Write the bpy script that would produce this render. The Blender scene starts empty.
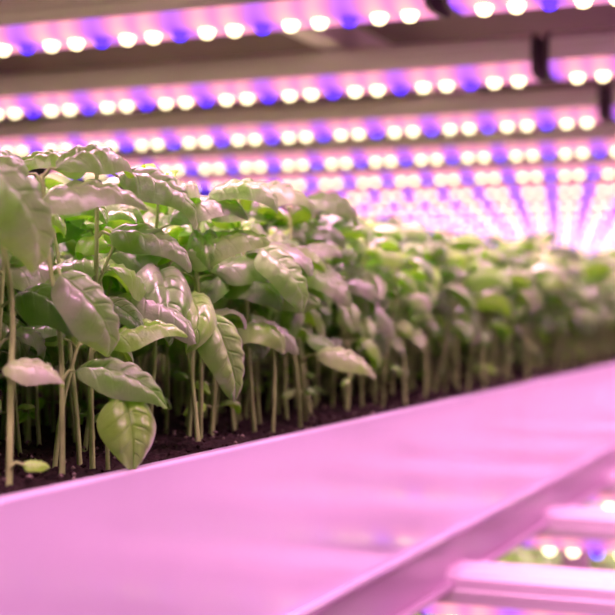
import bpy, math, random
from mathutils import Vector, Matrix
random.seed(7)
scn = bpy.context.scene
COL = scn.collection
scn.view_settings.view_transform = 'Standard'

# ------------------------------------------------------------ materials
def new_mat(name):
    m = bpy.data.materials.new(name); m.use_nodes = True
    nt = m.node_tree; nt.nodes.clear()
    out = nt.nodes.new('ShaderNodeOutputMaterial')
    return m, nt, out
def principled(name, col, rough=0.5, spec=0.5, metal=0.0, var=0.0, scale=20, bump=0.0, roughvar=0.0):
    m, nt, out = new_mat(name)
    b = nt.nodes.new('ShaderNodeBsdfPrincipled')
    b.inputs['Roughness'].default_value = rough
    b.inputs['Specular IOR Level'].default_value = spec
    b.inputs['Metallic'].default_value = metal
    tc = nt.nodes.new('ShaderNodeTexCoord')
    n = nt.nodes.new('ShaderNodeTexNoise'); n.inputs['Scale'].default_value = scale
    n.inputs['Detail'].default_value = 4
    nt.links.new(tc.outputs['Object'], n.inputs['Vector'])
    r = nt.nodes.new('ShaderNodeValToRGB')
    r.color_ramp.elements[0].position = 0.3; r.color_ramp.elements[1].position = 0.7
    r.color_ramp.elements[0].color = tuple(max(0, c*(1-var)) for c in col)+(1,)
    r.color_ramp.elements[1].color = tuple(min(1, c*(1+var)) for c in col)+(1,)
    nt.links.new(n.outputs['Fac'], r.inputs['Fac'])
    nt.links.new(r.outputs['Color'], b.inputs['Base Color'])
    if roughvar:
        mr = nt.nodes.new('ShaderNodeMapRange')
        mr.inputs['From Min'].default_value = 0.3; mr.inputs['From Max'].default_value = 0.7
        mr.inputs['To Min'].default_value = rough-roughvar; mr.inputs['To Max'].default_value = rough+roughvar
        nt.links.new(n.outputs['Fac'], mr.inputs['Value']); nt.links.new(mr.outputs[0], b.inputs['Roughness'])
    if bump:
        bp = nt.nodes.new('ShaderNodeBump'); bp.inputs['Strength'].default_value = bump
        bp.inputs['Distance'].default_value = 0.004
        nt.links.new(n.outputs['Fac'], bp.inputs['Height'])
        nt.links.new(bp.outputs['Normal'], b.inputs['Normal'])
    nt.links.new(b.outputs[0], out.inputs[0])
    return m
def emission(name, col, s):
    m, nt, out = new_mat(name)
    e = nt.nodes.new('ShaderNodeEmission'); e.inputs[0].default_value = (*col, 1); e.inputs[1].default_value = s
    nt.links.new(e.outputs[0], out.inputs[0])
    return m

def leaf_material():
    m, nt, out = new_mat('basil_leaf')
    N = nt.nodes.new; L = nt.links.new
    def math_(op, a, b=None, c=None):
        n = N('ShaderNodeMath'); n.operation = op
        for i, v in enumerate((a, b, c)):
            if v is None: continue
            if isinstance(v, (int, float)): n.inputs[i].default_value = v
            else: L(v, n.inputs[i])
        return n.outputs[0]
    uv = N('ShaderNodeUVMap'); uv.uv_map = 'UVMap'
    sep = N('ShaderNodeSeparateXYZ'); L(uv.outputs[0], sep.inputs[0])
    t = sep.outputs[0]
    s = math_('ABSOLUTE', math_('MULTIPLY', math_('SUBTRACT', sep.outputs[1], 0.5), 2.0))
    mid = math_('SUBTRACT', 1.0, math_('DIVIDE', s, 0.07))
    ph = math_('FRACT', math_('MULTIPLY', math_('SUBTRACT', t, math_('MULTIPLY', s, 0.22)), 6.0))
    d = math_('ABSOLUTE', math_('SUBTRACT', ph, 0.5))
    lat = math_('MULTIPLY', math_('MAXIMUM', math_('SUBTRACT', 1.0, math_('DIVIDE', d, 0.12)), 0.0), math_('SUBTRACT', 1.0, s))
    vein = math_('MINIMUM', math_('MAXIMUM', math_('MAXIMUM', mid, math_('MULTIPLY', lat, 0.8)), 0.0), 1.0)
    at = N('ShaderNodeAttribute'); at.attribute_name = 'leafrand'
    sc = N('ShaderNodeSeparateColor'); L(at.outputs['Color'], sc.inputs[0])
    rnd = sc.outputs[0]
    ramp = N('ShaderNodeValToRGB')
    ramp.color_ramp.elements[0].color = (0.045, 0.20, 0.015, 1)
    ramp.color_ramp.elements[1].color = (0.42, 0.92, 0.05, 1)
    e = ramp.color_ramp.elements.new(0.5); e.color = (0.16, 0.50, 0.030, 1)
    L(rnd, ramp.inputs[0])
    tc = N('ShaderNodeTexCoord')
    nz = N('ShaderNodeTexNoise'); nz.inputs['Scale'].default_value = 90; nz.inputs['Detail'].default_value = 3
    L(tc.outputs['Object'], nz.inputs['Vector'])
    mx = N('ShaderNodeMix'); mx.data_type = 'RGBA'
    L(math_('MULTIPLY', vein, 0.25), mx.inputs[0]); L(ramp.outputs[0], mx.inputs[6]); mx.inputs[7].default_value = (0.42, 0.80, 0.16, 1)
    # lamplight sheen painted greyish-pink into the upper-side colour, strength differs from leaf to leaf
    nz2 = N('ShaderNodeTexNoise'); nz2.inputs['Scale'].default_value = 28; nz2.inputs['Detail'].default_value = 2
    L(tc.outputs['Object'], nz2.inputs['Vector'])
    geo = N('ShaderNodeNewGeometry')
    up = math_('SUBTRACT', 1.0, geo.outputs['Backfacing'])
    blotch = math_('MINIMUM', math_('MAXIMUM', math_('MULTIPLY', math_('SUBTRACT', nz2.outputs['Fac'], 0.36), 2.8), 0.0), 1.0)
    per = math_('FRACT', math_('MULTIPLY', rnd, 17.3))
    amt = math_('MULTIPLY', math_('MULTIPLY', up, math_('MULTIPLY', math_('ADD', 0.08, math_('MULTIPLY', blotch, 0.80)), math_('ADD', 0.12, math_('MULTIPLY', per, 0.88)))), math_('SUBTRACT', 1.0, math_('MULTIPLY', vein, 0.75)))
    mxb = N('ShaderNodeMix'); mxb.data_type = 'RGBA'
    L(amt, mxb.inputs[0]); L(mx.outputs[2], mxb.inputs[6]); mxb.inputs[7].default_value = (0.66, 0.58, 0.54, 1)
    b = N('ShaderNodeBsdfPrincipled')
    L(mxb.outputs[2], b.inputs['Base Color'])
    b.inputs['Roughness'].default_value = 0.35
    b.inputs['Specular IOR Level'].default_value = 0.9
    b.inputs['Sheen Weight'].default_value = 0.5
    b.inputs['Sheen Roughness'].default_value = 0.35
    b.inputs['Sheen Tint'].default_value = (1, 0.85, 0.97, 1)
    b.inputs['Coat Weight'].default_value = 0.7
    b.inputs['Coat Roughness'].default_value = 0.22
    bp = N('ShaderNodeBump'); bp.inputs['Strength'].default_value = 0.75; bp.inputs['Distance'].default_value = 0.0016
    h = math_('ADD', math_('MULTIPLY', vein, -1.0), math_('MULTIPLY', nz.outputs['Fac'], 1.5))
    L(h, bp.inputs['Height']); L(bp.outputs[0], b.inputs['Normal'])
    tr = N('ShaderNodeBsdfTranslucent')
    mx2 = N('ShaderNodeMix'); mx2.data_type = 'RGBA'; mx2.inputs[0].default_value = 0.5
    L(mx.outputs[2], mx2.inputs[6]); mx2.inputs[7].default_value = (0.44, 1.0, 0.02, 1)
    L(mx2.outputs[2], tr.inputs[0])
    ms = N('ShaderNodeMixShader'); ms.inputs[0].default_value = 0.30
    L(b.outputs[0], ms.inputs[1]); L(tr.outputs[0], ms.inputs[2]); L(ms.outputs[0], out.inputs[0])
    return m

LEDX = -0.012
def diffuser_material():
    """frosted strip with a soft hot spot around every diode (pitch 31.5 mm)"""
    m, nt, out = new_mat('lamp_diffuser')
    N = nt.nodes.new; L = nt.links.new
    def math_(op, a, b=None):
        n = N('ShaderNodeMath'); n.operation = op
        for i, v in enumerate((a, b)):
            if v is None: continue
            if isinstance(v, (int, float)): n.inputs[i].default_value = v
            else: L(v, n.inputs[i])
        return n.outputs[0]
    tc = N('ShaderNodeTexCoord'); sep = N('ShaderNodeSeparateXYZ'); L(tc.outputs['Object'], sep.inputs[0])
    k = math_('DIVIDE', math_('SUBTRACT', sep.outputs[1], 0.026), 0.0315)
    dy = math_('MULTIPLY', math_('SUBTRACT', math_('FRACT', math_('ADD', k, 0.5)), 0.5), 0.0315)
    dx = math_('SUBTRACT', sep.outputs[0], LEDX)
    r2 = math_('ADD', math_('MULTIPLY', dy, dy), math_('MULTIPLY', dx, math_('MULTIPLY', dx, 0.22)))
    g = math_('EXPONENT', math_('MULTIPLY', r2, -1.0/(0.0108**2)))
    idx = math_('MODULO', math_('ROUND', k), 3.0)
    isb = math_('GREATER_THAN', idx, 1.5)
    c = N('ShaderNodeMix'); c.data_type = 'RGBA'; L(isb, c.inputs[0])
    c.inputs[6].default_value = (2.6, 0.90, 0.66, 1); c.inputs[7].default_value = (0.40, 0.08, 1.9, 1)
    cc = N('ShaderNodeMix'); cc.data_type = 'RGBA'; L(g, cc.inputs[0])
    cc.inputs[6].default_value = (1.0, 0.30, 0.74, 1); L(c.outputs[2], cc.inputs[7])
    e = N('ShaderNodeEmission'); L(cc.outputs[2], e.inputs[0])
    e.inputs[1].default_value = 1.0
    L(e.outputs[0], out.inputs[0])
    return m

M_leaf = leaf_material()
M_stem = principled('basil_stem', (0.40, 0.58, 0.18), 0.5, 0.4, var=0.25, scale=60)
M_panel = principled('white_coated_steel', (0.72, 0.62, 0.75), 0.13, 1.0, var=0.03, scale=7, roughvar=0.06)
M_beam = principled('rack_beam_paint', (0.58, 0.39, 0.54), 0.3, 0.6, var=0.04, scale=8)
M_house = principled('lamp_housing', (0.95, 0.80, 0.90), 0.4, 0.5, var=0.03, scale=8)
M_cap = principled('lamp_endcap', (0.10, 0.06, 0.09), 0.5)
M_diff = diffuser_material()
M_W = emission('led_warm', (1.0, 0.83, 0.48), 5.2)
M_B = emission('led_blue', (0.060, 0.018, 1.0), 4.2)
M_soil = principled('potting_soil', (0.022, 0.014, 0.011), 0.95, 0.15, var=0.6, scale=180, bump=1.0)
M_crumb = principled('soil_crumb', (0.22, 0.18, 0.14), 0.9, 0.2, var=0.5, scale=100)
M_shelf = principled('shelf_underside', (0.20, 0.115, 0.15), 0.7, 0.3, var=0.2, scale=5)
M_wall = principled('wall_paint', (0.25, 0.22, 0.24), 0.8, var=0.1, scale=3)
M_floor = principled('floor_concrete', (0.28, 0.25, 0.27), 0.5, var=0.2, scale=4, bump=0.2)

# ------------------------------------------------------------ helpers
class MB:
    def __init__(s): s.v=[]; s.f=[]; s.m=[]; s.uv=[]; s.r=[]
    def obj_mesh(s, name, mats, smooth=True):
        me = bpy.data.meshes.new(name); me.from_pydata(s.v, [], s.f)
        for m in mats: me.materials.append(m)
        me.polygons.foreach_set('material_index', s.m)
        me.polygons.foreach_set('use_smooth', [smooth]*len(s.f))
        if s.uv:
            l = me.uv_layers.new(name='UVMap')
            for lp in me.loops: l.data[lp.index].uv = s.uv[lp.vertex_index]
            a = me.color_attributes.new('leafrand', 'FLOAT_COLOR', 'POINT')
            for i, r in enumerate(s.r): a.data[i].color = (r, r, r, 1)
        me.update()
        return me
    def addv(s, p, uv=(0,0), r=0.5):
        s.v.append(tuple(p)); s.uv.append(uv); s.r.append(r); return len(s.v)-1

def tube(mb, pts, radii, mat, n=6):
    rings = []
    for i, p in enumerate(pts):
        a = pts[max(0, i-1)]; b = pts[min(len(pts)-1, i+1)]
        d = (b-a).normalized()
        x = Vector((1,0,0)) - d*d.x
        if x.length < 0.2: x = Vector((0,1,0)) - d*d.y
        x.normalize(); y = d.cross(x)
        rings.append([mb.addv(p + (x*math.cos(k*2*math.pi/n) + y*math.sin(k*2*math.pi/n))*radii[i]) for k in range(n)])
    for i in range(len(rings)-1):
        for k in range(n):
            mb.f.append((rings[i][k], rings[i][(k+1)%n], rings[i+1][(k+1)%n], rings[i+1][k])); mb.m.append(mat)

def leaf(mb, base, vec, hint, L, W, bend=0.9, twist=0.0, cup=0.35, seed=0, r=0.5, nt=14, ns=10):
    rg = random.Random(seed)
    x = vec.normalized(); nrm = hint - x*hint.dot(x)
    if nrm.length < 1e-3: nrm = x.orthogonal()
    nrm.normalize(); y = nrm.cross(x)
    px = pz = 0.0; base_i = len(mb.v)
    ph = rg.uniform(0, 6.28); wv = rg.uniform(0.3, 1.0)
    th = 0.0
    for i in range(nt+1):
        t = i/nt
        th = bend*(0.5 - t) + 0.12*math.sin(t*5+ph) - 0.35*max(0, t-0.7)/0.3*bend
        if i: px += math.cos(th)*L/nt; pz += math.sin(th)*L/nt
        f = 2.50*max(t, 0.0)**0.5*max(1-t, 0.0)**0.9
        hw = W*0.5*f + 0.0006
        tw = twist*t
        for j in range(ns+1):
            s = -1 + 2*j/ns; a = abs(s)
            z = hw*(0.40*math.sin(math.pi*min(1, a))*0.9 - cup*s*s*1.2 + 0.10*a)
            z += 0.0011*(L/0.05)*math.sin(2*math.pi*(t*6 - 1.3*a))*math.sin(math.pi*a)*math.sin(math.pi*t)
            z += 0.0026*wv*(L/0.05)*math.sin(t*7+ph+(2 if s > 0 else 0))*a*a
            yy = s*hw
            y2 = yy*math.cos(tw) - z*math.sin(tw); z2 = yy*math.sin(tw) + z*math.cos(tw)
            lx = px - z2*math.sin(th); lz = pz + z2*math.cos(th)
            mb.addv(base + x*lx + y*y2 + nrm*lz, (t, (s+1)/2), r)
    for i in range(nt):
        for j in range(ns):
            a = base_i + i*(ns+1)+j
            mb.f.append((a, a+ns+1, a+ns+2, a+1)); mb.m.append(0)

def make_plant(seed):
    rg = random.Random(seed); mb = MB()
    H = rg.uniform(0.130, 0.164)
    lean = Vector((rg.uniform(-1,1), rg.uniform(-1,1), 0))*0.024
    def sp(k): return Vector((0,0,H*k)) + lean*(k*k) + Vector((math.sin(k*5+seed), math.cos(k*4+seed),0))*0.0018
    tube(mb, [sp(k/6) - Vector((0,0,0.004 if k==0 else 0)) for k in range(7)], [0.0018-0.0007*k/6 for k in range(7)], 1)
    az0 = rg.uniform(0, math.pi)
    def pair(k, az, L, elev, pet, r):
        for q in (0, 1):
            if rg.random() < 0.06: continue
            a = az + math.pi*q + rg.uniform(-0.3, 0.3); e = elev + rg.uniform(-0.45, 0.35)
            d = Vector((math.cos(a)*math.cos(e), math.sin(a)*math.cos(e), math.sin(e)))
            b0 = sp(k); ep = max(e, 0.1)+0.35
            dp = Vector((math.cos(a)*math.cos(ep), math.sin(a)*math.cos(ep), math.sin(ep)))
            b1 = b0 + dp*pet
            tube(mb, [b0, b0+dp*pet*0.5+Vector((0,0,0.001)), b1+d*0.002], [0.0012, 0.0009, 0.0008], 1, 5)
            LL = L*rg.uniform(0.78, 1.2)
            hint = Vector((rg.uniform(-0.5,0.5), rg.uniform(-0.5,0.5), 1))
            leaf(mb, b1, d, hint, LL, LL*rg.uniform(0.42, 0.58), rg.uniform(0.6, 2.1), rg.uniform(-0.7, 0.7),
                 rg.uniform(0.2, 0.8), rg.random(), min(1, max(0, r+rg.uniform(-0.4, 0.35))))
    if rg.random() < 0.5: pair(rg.uniform(0.12, 0.3), az0+0.7, 0.016, -0.2, 0.006, 0.8)
    if rg.random() < 0.65: pair(rg.uniform(0.44, 0.56), az0, 0.042, -0.4, 0.012, 0.45)
    pair(rg.uniform(0.66, 0.74), az0+math.pi/2, 0.057, -0.35, 0.013, 0.4)
    pair(rg.uniform(0.84, 0.9), az0, 0.057, -0.05, 0.010, 0.5)
    pair(1.0, az0+math.pi/2, 0.042, 0.25, 0.005, 0.7)
    pair(1.0, az0+0.2, 0.018, 0.7, 0.002, 0.9)
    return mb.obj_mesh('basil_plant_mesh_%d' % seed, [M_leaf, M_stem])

def empty(name, loc=(0,0,0)):
    e = bpy.data.objects.new(name, None); e.location = loc; e.empty_display_size = 0.05; COL.objects.link(e); return e
def add(name, me, parent=None, loc=(0,0,0)):
    o = bpy.data.objects.new(name, me); COL.objects.link(o); o.location = loc
    if parent: o.parent = parent
    return o

def boxes(name, specs, mats, bevel=0.0):
    mb = MB()
    for (x0,x1,y0,y1,z0,z1,m) in specs:
        b = len(mb.v)
        for z in (z0,z1):
            for (x,y) in ((x0,y0),(x1,y0),(x1,y1),(x0,y1)): mb.addv((x,y,z))
        for f in ((3,2,1,0),(4,5,6,7),(0,1,5,4),(1,2,6,5),(2,3,7,6),(3,0,4,7)):
            mb.f.append(tuple(b+i for i in f)); mb.m.append(m)
    me = mb.obj_mesh(name, mats, smooth=False)
    o = add(name, me)
    if bevel:
        md = o.modifiers.new('bevel', 'BEVEL'); md.width = bevel; md.segments = 3; md.limit_method = 'ANGLE'
    return o

# ------------------------------------------------------------ room
X0, X1 = -0.6, 8.2
boxes('floor', [(-2.5, 10, -2.5, 3.2, -1.40, -1.30, 0)], [M_floor])
boxes('ceiling', [(-2.5, 10, -2.5, 3.2, 1.30, 1.40, 0)], [M_wall])
boxes('wall_left', [(-2.5, 10, 3.1, 3.2, -1.30, 1.30, 0)], [M_wall])
boxes('wall_right', [(-2.5, 10, -2.5, -2.4, -1.30, 1.30, 0)], [M_wall])
boxes('wall_far', [(9.9, 10, -2.4, 3.1, -1.30, 1.30, 0)], [M_wall])

# ------------------------------------------------------------ trays
def tray(z):
    zt = z
    return boxes('growing_tray', [
        (X0, X1, 0.400, 0.411, zt-0.1345, zt, 0),
        (X0, X1, 0.392, 0.400, zt-0.1345, zt-0.128, 0),
        (X0, X1, 0.411, 1.689, zt-0.060, zt-0.050, 0),
        (X0, X1, 1.689, 1.700, zt-0.1345, zt, 0),
        (X0, X0+0.011, 0.411, 1.689, zt-0.1345, zt, 0),
        (X1-0.011, X1, 0.411, 1.689, zt-0.1345, zt, 0)], [M_panel], 0.0025)
ZT = -0.0965
LOW = -0.585
tray(ZT); tray(ZT+LOW)

def soil(z, fine):
    mb = MB(); rg = random.Random(3)
    xs = []; x = X0+0.015
    while x < X1-0.02:
        xs.append(x); x += 0.006 if (fine and 0.3 < x < 1.6) else 0.04
    xs.append(X1-0.012)
    ys = []; y = 0.4115
    while y < 1.68:
        ys.append(y); y += 0.006 if (fine and y < 0.6) else 0.03
    ys.append(1.6885)
    for x in xs:
        for y in ys: mb.addv((x, y, z + rg.uniform(-0.003, 0.0025) + 0.003*math.sin(x*23)*math.sin(y*31)))
    n = len(ys)
    for i in range(len(xs)-1):
        for j in range(n-1):
            a = i*n+j; mb.f.append((a, a+n, a+n+1, a+1)); mb.m.append(0)
    if fine:   # loose crumbs of bark / perlite
        for q in range(1100):
            cx = rg.uniform(0.4, 2.2); cy = rg.uniform(0.415, 0.6); r = rg.uniform(0.0008, 0.0024)
            cz = z + 0.003*math.sin(cx*23)*math.sin(cy*31) + 0.0025
            b = len(mb.v)
            for (dx,dy,dz) in ((1,0,0),(0,1,0),(-1,0,0),(0,-1,0),(0,0,0.8),(0,0,-0.8)):
                mb.addv((cx+dx*r*rg.uniform(.7,1.3), cy+dy*r*rg.uniform(.7,1.3), cz+dz*r))
            for f in ((0,1,4),(1,2,4),(2,3,4),(3,0,4),(1,0,5),(2,1,5),(3,2,5),(0,3,5)):
                mb.f.append(tuple(b+i for i in f)); mb.m.append(1 if q % 3 == 0 else 0)
    return add('potting_soil', mb.obj_mesh('potting_soil', [M_soil, M_crumb]))
soil(-0.1005, True); soil(-0.1005+LOW, False)

# ------------------------------------------------------------ rack
PX = [0.15, 2.06, 4.0, 6.0, 8.0]
sp = []
for zz in (0.0, LOW):
    sp += [(X0, X1, 0.414, 0.450, -0.292+zz, -0.233+zz, 0),
           (X0, X1, 0.404, 0.414, -0.292+zz, -0.284+zz, 0),
           (X0, X1, 0.404, 0.414, -0.241+zz, -0.233+zz, 0),
           (X0, X1, 1.660, 1.700, -0.292+zz, -0.233+zz, 0)]
for px in PX:
    sp += [(px, px+0.035, 0.412, 0.447, -1.30, -0.292, 0),
           (px, px+0.035, 1.701, 1.736, -1.30, 0.385, 0),
           (px, px+0.035, -0.36, -0.325, -1.30, 0.385, 0)]
    for zz in (0.0, LOW): sp.append((px, px+0.035, 0.447, 1.70, -0.285+zz, -0.245+zz, 0))
boxes('rack_frame', sp, [M_beam], 0.002)
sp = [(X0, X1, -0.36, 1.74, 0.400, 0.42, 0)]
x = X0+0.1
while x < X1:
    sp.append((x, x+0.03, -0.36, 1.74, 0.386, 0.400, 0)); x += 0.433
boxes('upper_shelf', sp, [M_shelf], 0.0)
sp = []
for zz in (0.0, LOW-0.025):
    for y in (-0.12, 0.66, 1.35):
        sp.append((X0, X1, y, y+0.035, 0.3385+zz, 0.3755+zz, 0))
boxes('lamp_rail', sp, [M_house], 0.002)

# ------------------------------------------------------------ LED fixtures
def fixture_mesh(length, name):
    """runs along +Y from 0, LED plane at z=0"""
    mb = MB(); w = 0.034
    prof = [(-w,0.018),(-w,0.044),(-w*0.75,0.052),(w*0.75,0.052),(w,0.044),(w,0.014)]
    dif = [(w,0.014),(w*0.98,0.006),(w*0.85,0.0015),(w*0.5,0.0003),(w*0.25,0.0),(-w*0.25,0.0),(-w*0.5,0.0003),(-w*0.82,0.0025),(-w*0.98,0.009),(-w,0.018)]
    def ext(pr, y0, y1, m, closed=False, caps=False):
        b = len(mb.v); n = len(pr)
        for y in (y0, y1):
            for (x, z) in pr: mb.addv((x, y, z))
        rng = range(n if closed else n-1)
        for k in rng:
            mb.f.append((b+k, b+(k+1)%n, b+n+(k+1)%n, b+n+k)); mb.m.append(m)
        if caps:
            mb.f.append(tuple(b+k for k in range(n))[::-1]); mb.m.append(m)
            mb.f.append(tuple(b+n+k for k in range(n))); mb.m.append(m)
    ext(prof, 0.004, length-0.004, 0)
    ext(dif, 0.004, length-0.004, 1)
    full = prof + dif[1:-1]
    big = [(x*1.05, 0.026+(z-0.026)*1.04) for x, z in full]
    ext(big, 0.0, 0.005, 2, True, True); ext(big, length-0.005, length, 2, True, True)
    for sx in (-1, 1):
        ext([(sx*w,0.027),(sx*(w+0.0014),0.028),(sx*(w+0.0014),0.032),(sx*w,0.033)], 0.006, length-0.006, 0)
    k = 0; y = 0.026
    R = 0.0082
    while y < length-0.02:
        m = 4 if k % 3 == 2 else 3
        b = len(mb.v); n = 10
        for (rr, zz) in ((1.0, 0.0006), (0.93, -0.0035), (0.65, -0.0078)):
            for q in range(n):
                a = q*2*math.pi/n; mb.addv((LEDX+R*rr*math.cos(a), y+R*rr*math.sin(a), zz))
        top = mb.addv((LEDX, y, -0.0095))
        for ring in range(2):
            for q in range(n):
                mb.f.append((b+ring*n+q, b+ring*n+(q+1)%n, b+(ring+1)*n+(q+1)%n, b+(ring+1)*n+q)); mb.m.append(m)
        for q in range(n):
            mb.f.append((b+2*n+q, b+2*n+(q+1)%n, top)); mb.m.append(m)
        y += 0.0315; k += 1
    return mb.obj_mesh(name, [M_house, M_diff, M_cap, M_W, M_B], smooth=False)
LEN_A, LEN_B = 1.28, 0.66
meA = fixture_mesh(LEN_A, 'led_bar_long'); meB = fixture_mesh(LEN_B, 'led_bar_short')
def fixture(me, length, x, y, z, power):
    o = add('led_grow_light', me, None, (x, y, z))
    l = bpy.data.lights.new('led_array', 'AREA'); l.shape = 'RECTANGLE'; l.size = 0.03; l.size_y = length-0.04
    l.energy = power*length; l.color = (1.0, 0.42, 0.76); l.spread = math.radians(135)
    lo = bpy.data.objects.new('led_array', l); COL.objects.link(lo); lo.parent = o
    lo.location = (0, length/2, -0.011)
    return o
PW = 6.0
for k in range(-3, 16):
    x = 1.292 + 0.433*k
    fixture(meA, LEN_A, x, 0.401, 0.2825, PW)
    fixture(meB, LEN_B, x, 0.388-LEN_B, 0.2825, PW*0.85)
for k in range(-1, 10):
    x = 1.39 + 0.433*k
    fixture(meA, LEN_A, x, 0.401+0.06, 0.2855+LOW-0.025, PW*0.8)
    fixture(meB, LEN_B, x, 0.445-LEN_B, 0.2855+LOW-0.025, PW*0.8)

# ------------------------------------------------------------ basil crop
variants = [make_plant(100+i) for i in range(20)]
def crop(z, xr, rows, seed, skip=None):
    rg = random.Random(seed); par = empty('basil_crop', (0, 0, z)); n = 0
    for (y, sx) in rows:
        x = xr[0] + rg.uniform(0, sx)
        while x < xr[1]:
            xx = x + rg.uniform(-0.3, 0.3)*sx; yy = y + rg.uniform(-0.010, 0.010)
            if not (skip and skip(xx, yy)):
                o = bpy.data.objects.new('basil_plant', variants[rg.randrange(len(variants))])
                COL.objects.link(o); o.parent = par
                o.location = (xx, yy, 0)
                o.rotation_euler = (rg.uniform(-0.13, 0.13), rg.uniform(-0.13, 0.13), rg.uniform(0, 6.283))
                sc = rg.uniform(0.84, 1.12); o.scale = (sc, sc, sc); n += 1
            x += sx
    return par
rows = [(0.455, 0.046)]
y = 0.482
while y < 0.66: rows.append((y, 0.042)); y += 0.031
while y < 1.0: rows.append((y, 0.05)); y += 0.042
while y < 1.62: rows.append((y, 0.075)); y += 0.065
main = crop(-0.101, (0.30, 6.2), rows, 5, lambda x, y: x < 0.86 and y < 0.468)
rows2 = []
y = 0.46
while y < 1.2: rows2.append((y, 0.07)); y += 0.055
crop(-0.101+LOW, (1.2, 5.0), rows2, 9)

mb = MB()
def stem(pts, r=0.0019):
    pts = [Vector(p) for p in pts]
    out = []
    for i in range(len(pts)-1):
        p0 = pts[max(0,i-1)]; p1 = pts[i]; p2 = pts[i+1]; p3 = pts[min(len(pts)-1,i+2)]
        for q in range(4):
            t = q/4
            out.append(0.5*((2*p1)+(p2-p0)*t+(2*p0-5*p1+4*p2-p3)*t*t+(3*p1-p0-3*p2+p3)*t**3))
    out.append(pts[-1])
    tube(mb, out, [r*(1-0.4*i/len(out)) for i in range(len(out))], 1, 8)
CH = Vector((-0.45, -0.50, 0.85))
UPH = Vector((-0.15, -0.35, 1.0))
def hl(node, base, vec, L, W, hint, bend, r, seed, twist=0.0, cup=0.4):
    node = Vector(node); base = Vector(base)
    tube(mb, [node, (node+base)/2+Vector((0,0,0.003)), base+Vector(vec).normalized()*0.002], [0.0013, 0.0010, 0.0009], 1, 6)
    leaf(mb, base, Vector(vec), hint, L, W, bend, twist, cup, seed, r, 24, 16)
s1 = [(.627,.437,-.104), (.630,.438,-.05), (.634,.440,0.0), (.620,.440,.05), (.612,.445,.085)]
s2 = [(.684,.440,-.104), (.687,.442,-.06), (.688,.444,-.02), (.682,.448,.03), (.682,.452,.075)]
s3 = [(.737,.452,-.104), (.735,.452,-.04), (.738,.450,.02), (.742,.452,.085)]
s4 = [(.888,.455,-.104), (.872,.446,-.05), (.865,.444,.0), (.865,.450,.075)]
s5 = [(.982,.455,-.104), (.960,.450,-.04), (.945,.446,.02), (.940,.45,.085)]
s6 = [(1.085,.455,-.104), (1.065,.450,-.06), (1.05,.450,.0), (1.05,.455,.08)]
s7 = [(.722,.432,-.104), (.718,.430,-.08), (.712,.424,-.056)]
for s in (s1, s2, s3, s4, s5, s6): stem(s)
stem(s7, 0.0015)
# leaf tint r chosen so fract(17.3 r) gives a pale (painted sheen) or a green blade
hl((.614,.443,.075), (.598,.428,.070), (.036,-.008,-.058), .070, .038, CH, 0.9, .515, 1, 0.3)
hl((.686,.446,.018), (.676,.436,.016), (.022,-.022,-.050), .060, .038, CH, 1.0, .515, 2)
hl((.687,.442,-.045), (.695,.437,-.040), (.021,-.051,-.018), .062, .028, CH+UPH, 0.9, .50, 3, 0.3)
hl((.712,.424,-.057), (.706,.412,-.054), (-.007,-.012,-.045), .048, .035, CH, 0.8, .76, 4)
hl((.866,.445,.0), (.836,.420,-.008), (.010,-.014,-.056), .064, .034, CH, 1.0, .65, 5)
hl((.943,.447,.045), (.912,.418,.040), (.014,-.030,-.048), .060, .034, CH, 1.2, .54, 6)
hl((1.063,.45,-.05), (1.035,.425,-.042), (.018,-.0425,-.014), .056, .026, UPH+CH, 0.9, .74, 7)
hl((.631,.438,-.045), (.620,.436,-.036), (.014,-.030,-.006), .036, .022, UPH, 0.8, .74, 8)
hl((.682,.450,.055), (.677,.450,.056), (.023,-.055,.004), .066, .034, UPH, 1.1, .56, 9)
hl((.740,.451,.04), (.737,.440,.042), (.020,-.048,-.018), .060, .030, UPH+CH*.5, 1.3, .44, 10)
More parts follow.
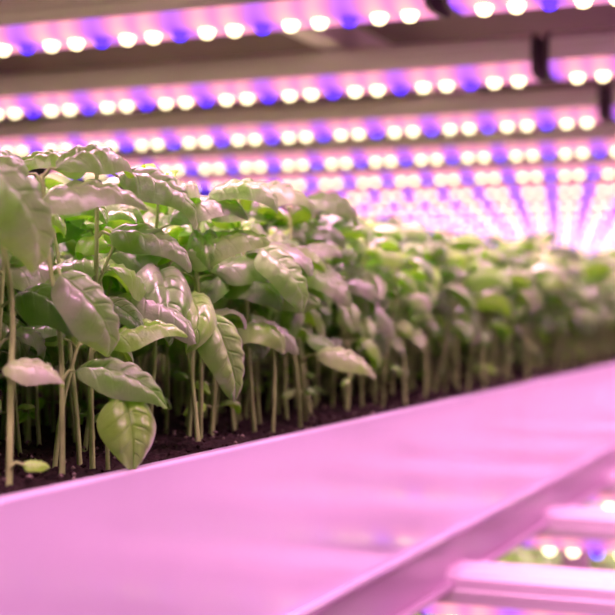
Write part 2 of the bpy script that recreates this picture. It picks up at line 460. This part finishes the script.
hl((.736,.451,-.03), (.736,.440,-.026), (.018,-.042,.010), .052, .028, UPH, 1.1, .71, 11)
hl((.742,.452,.08), (.745,.438,.078), (.022,-.046,-.026), .064, .033, UPH+CH*.5, 1.4, .51, 12)
hl((.742,.452,.080), (.735,.456,.080), (-.03,.03,.003), .050, .028, UPH, 1.2, .76, 13)
hl((.682,.452,.070), (.676,.458,.074), (-.03,.03,.002), .050, .030, UPH, 1.2, .6, 14)
hl((.682,.452,.073), (.688,.446,.078), (.04,-.03,.002), .055, .030, UPH, 1.2, .62, 21)
hl((.865,.449,.07), (.868,.438,.074), (.012,-.045,-.008), .060, .032, UPH, 1.4, .5, 15)
hl((.865,.449,.070), (.860,.452,.074), (-.04,-.01,.0), .052, .030, UPH, 1.2, .68, 16)
hl((.94,.449,.08), (.945,.44,.083), (.03,-.04,-.012), .058, .032, UPH, 1.4, .62, 17)
hl((1.05,.454,.075), (1.05,.444,.08), (.02,-.045,-.012), .058, .032, UPH, 1.4, .5, 18)
hl((1.05,.452,.03), (1.045,.44,.03), (.0,-.04,-.03), .056, .030, CH, 1.1, .4, 19)
hl((.627,.437,-.09), (.630,.430,-.088), (.012,-.012,-.002), .015, .010, UPH, 0.5, .9, 20)
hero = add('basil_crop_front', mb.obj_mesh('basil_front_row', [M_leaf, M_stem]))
hero.parent = main; hero.location = (0, 0, 0.101)

# ------------------------------------------------------------ world + camera
w = bpy.data.worlds.new('room_ambience'); scn.world = w; w.use_nodes = True
w.node_tree.nodes['Background'].inputs[0].default_value = (0.75, 0.45, 0.62, 1)
w.node_tree.nodes['Background'].inputs[1].default_value = 0.04
cam = bpy.data.cameras.new('camera'); co = bpy.data.objects.new('camera', cam); COL.objects.link(co)
cam.sensor_width = 36; cam.lens = 80.9; cam.clip_start = 0.01
th = math.radians(22.68)
fwd = Vector((math.cos(th), math.sin(th), -0.00326))
co.rotation_euler = fwd.to_track_quat('-Z', 'Y').to_euler()
co.location = (0, 0, 0)
cam.dof.use_dof = True; cam.dof.focus_distance = 0.88; cam.dof.aperture_fstop = 6.5
scn.camera = co
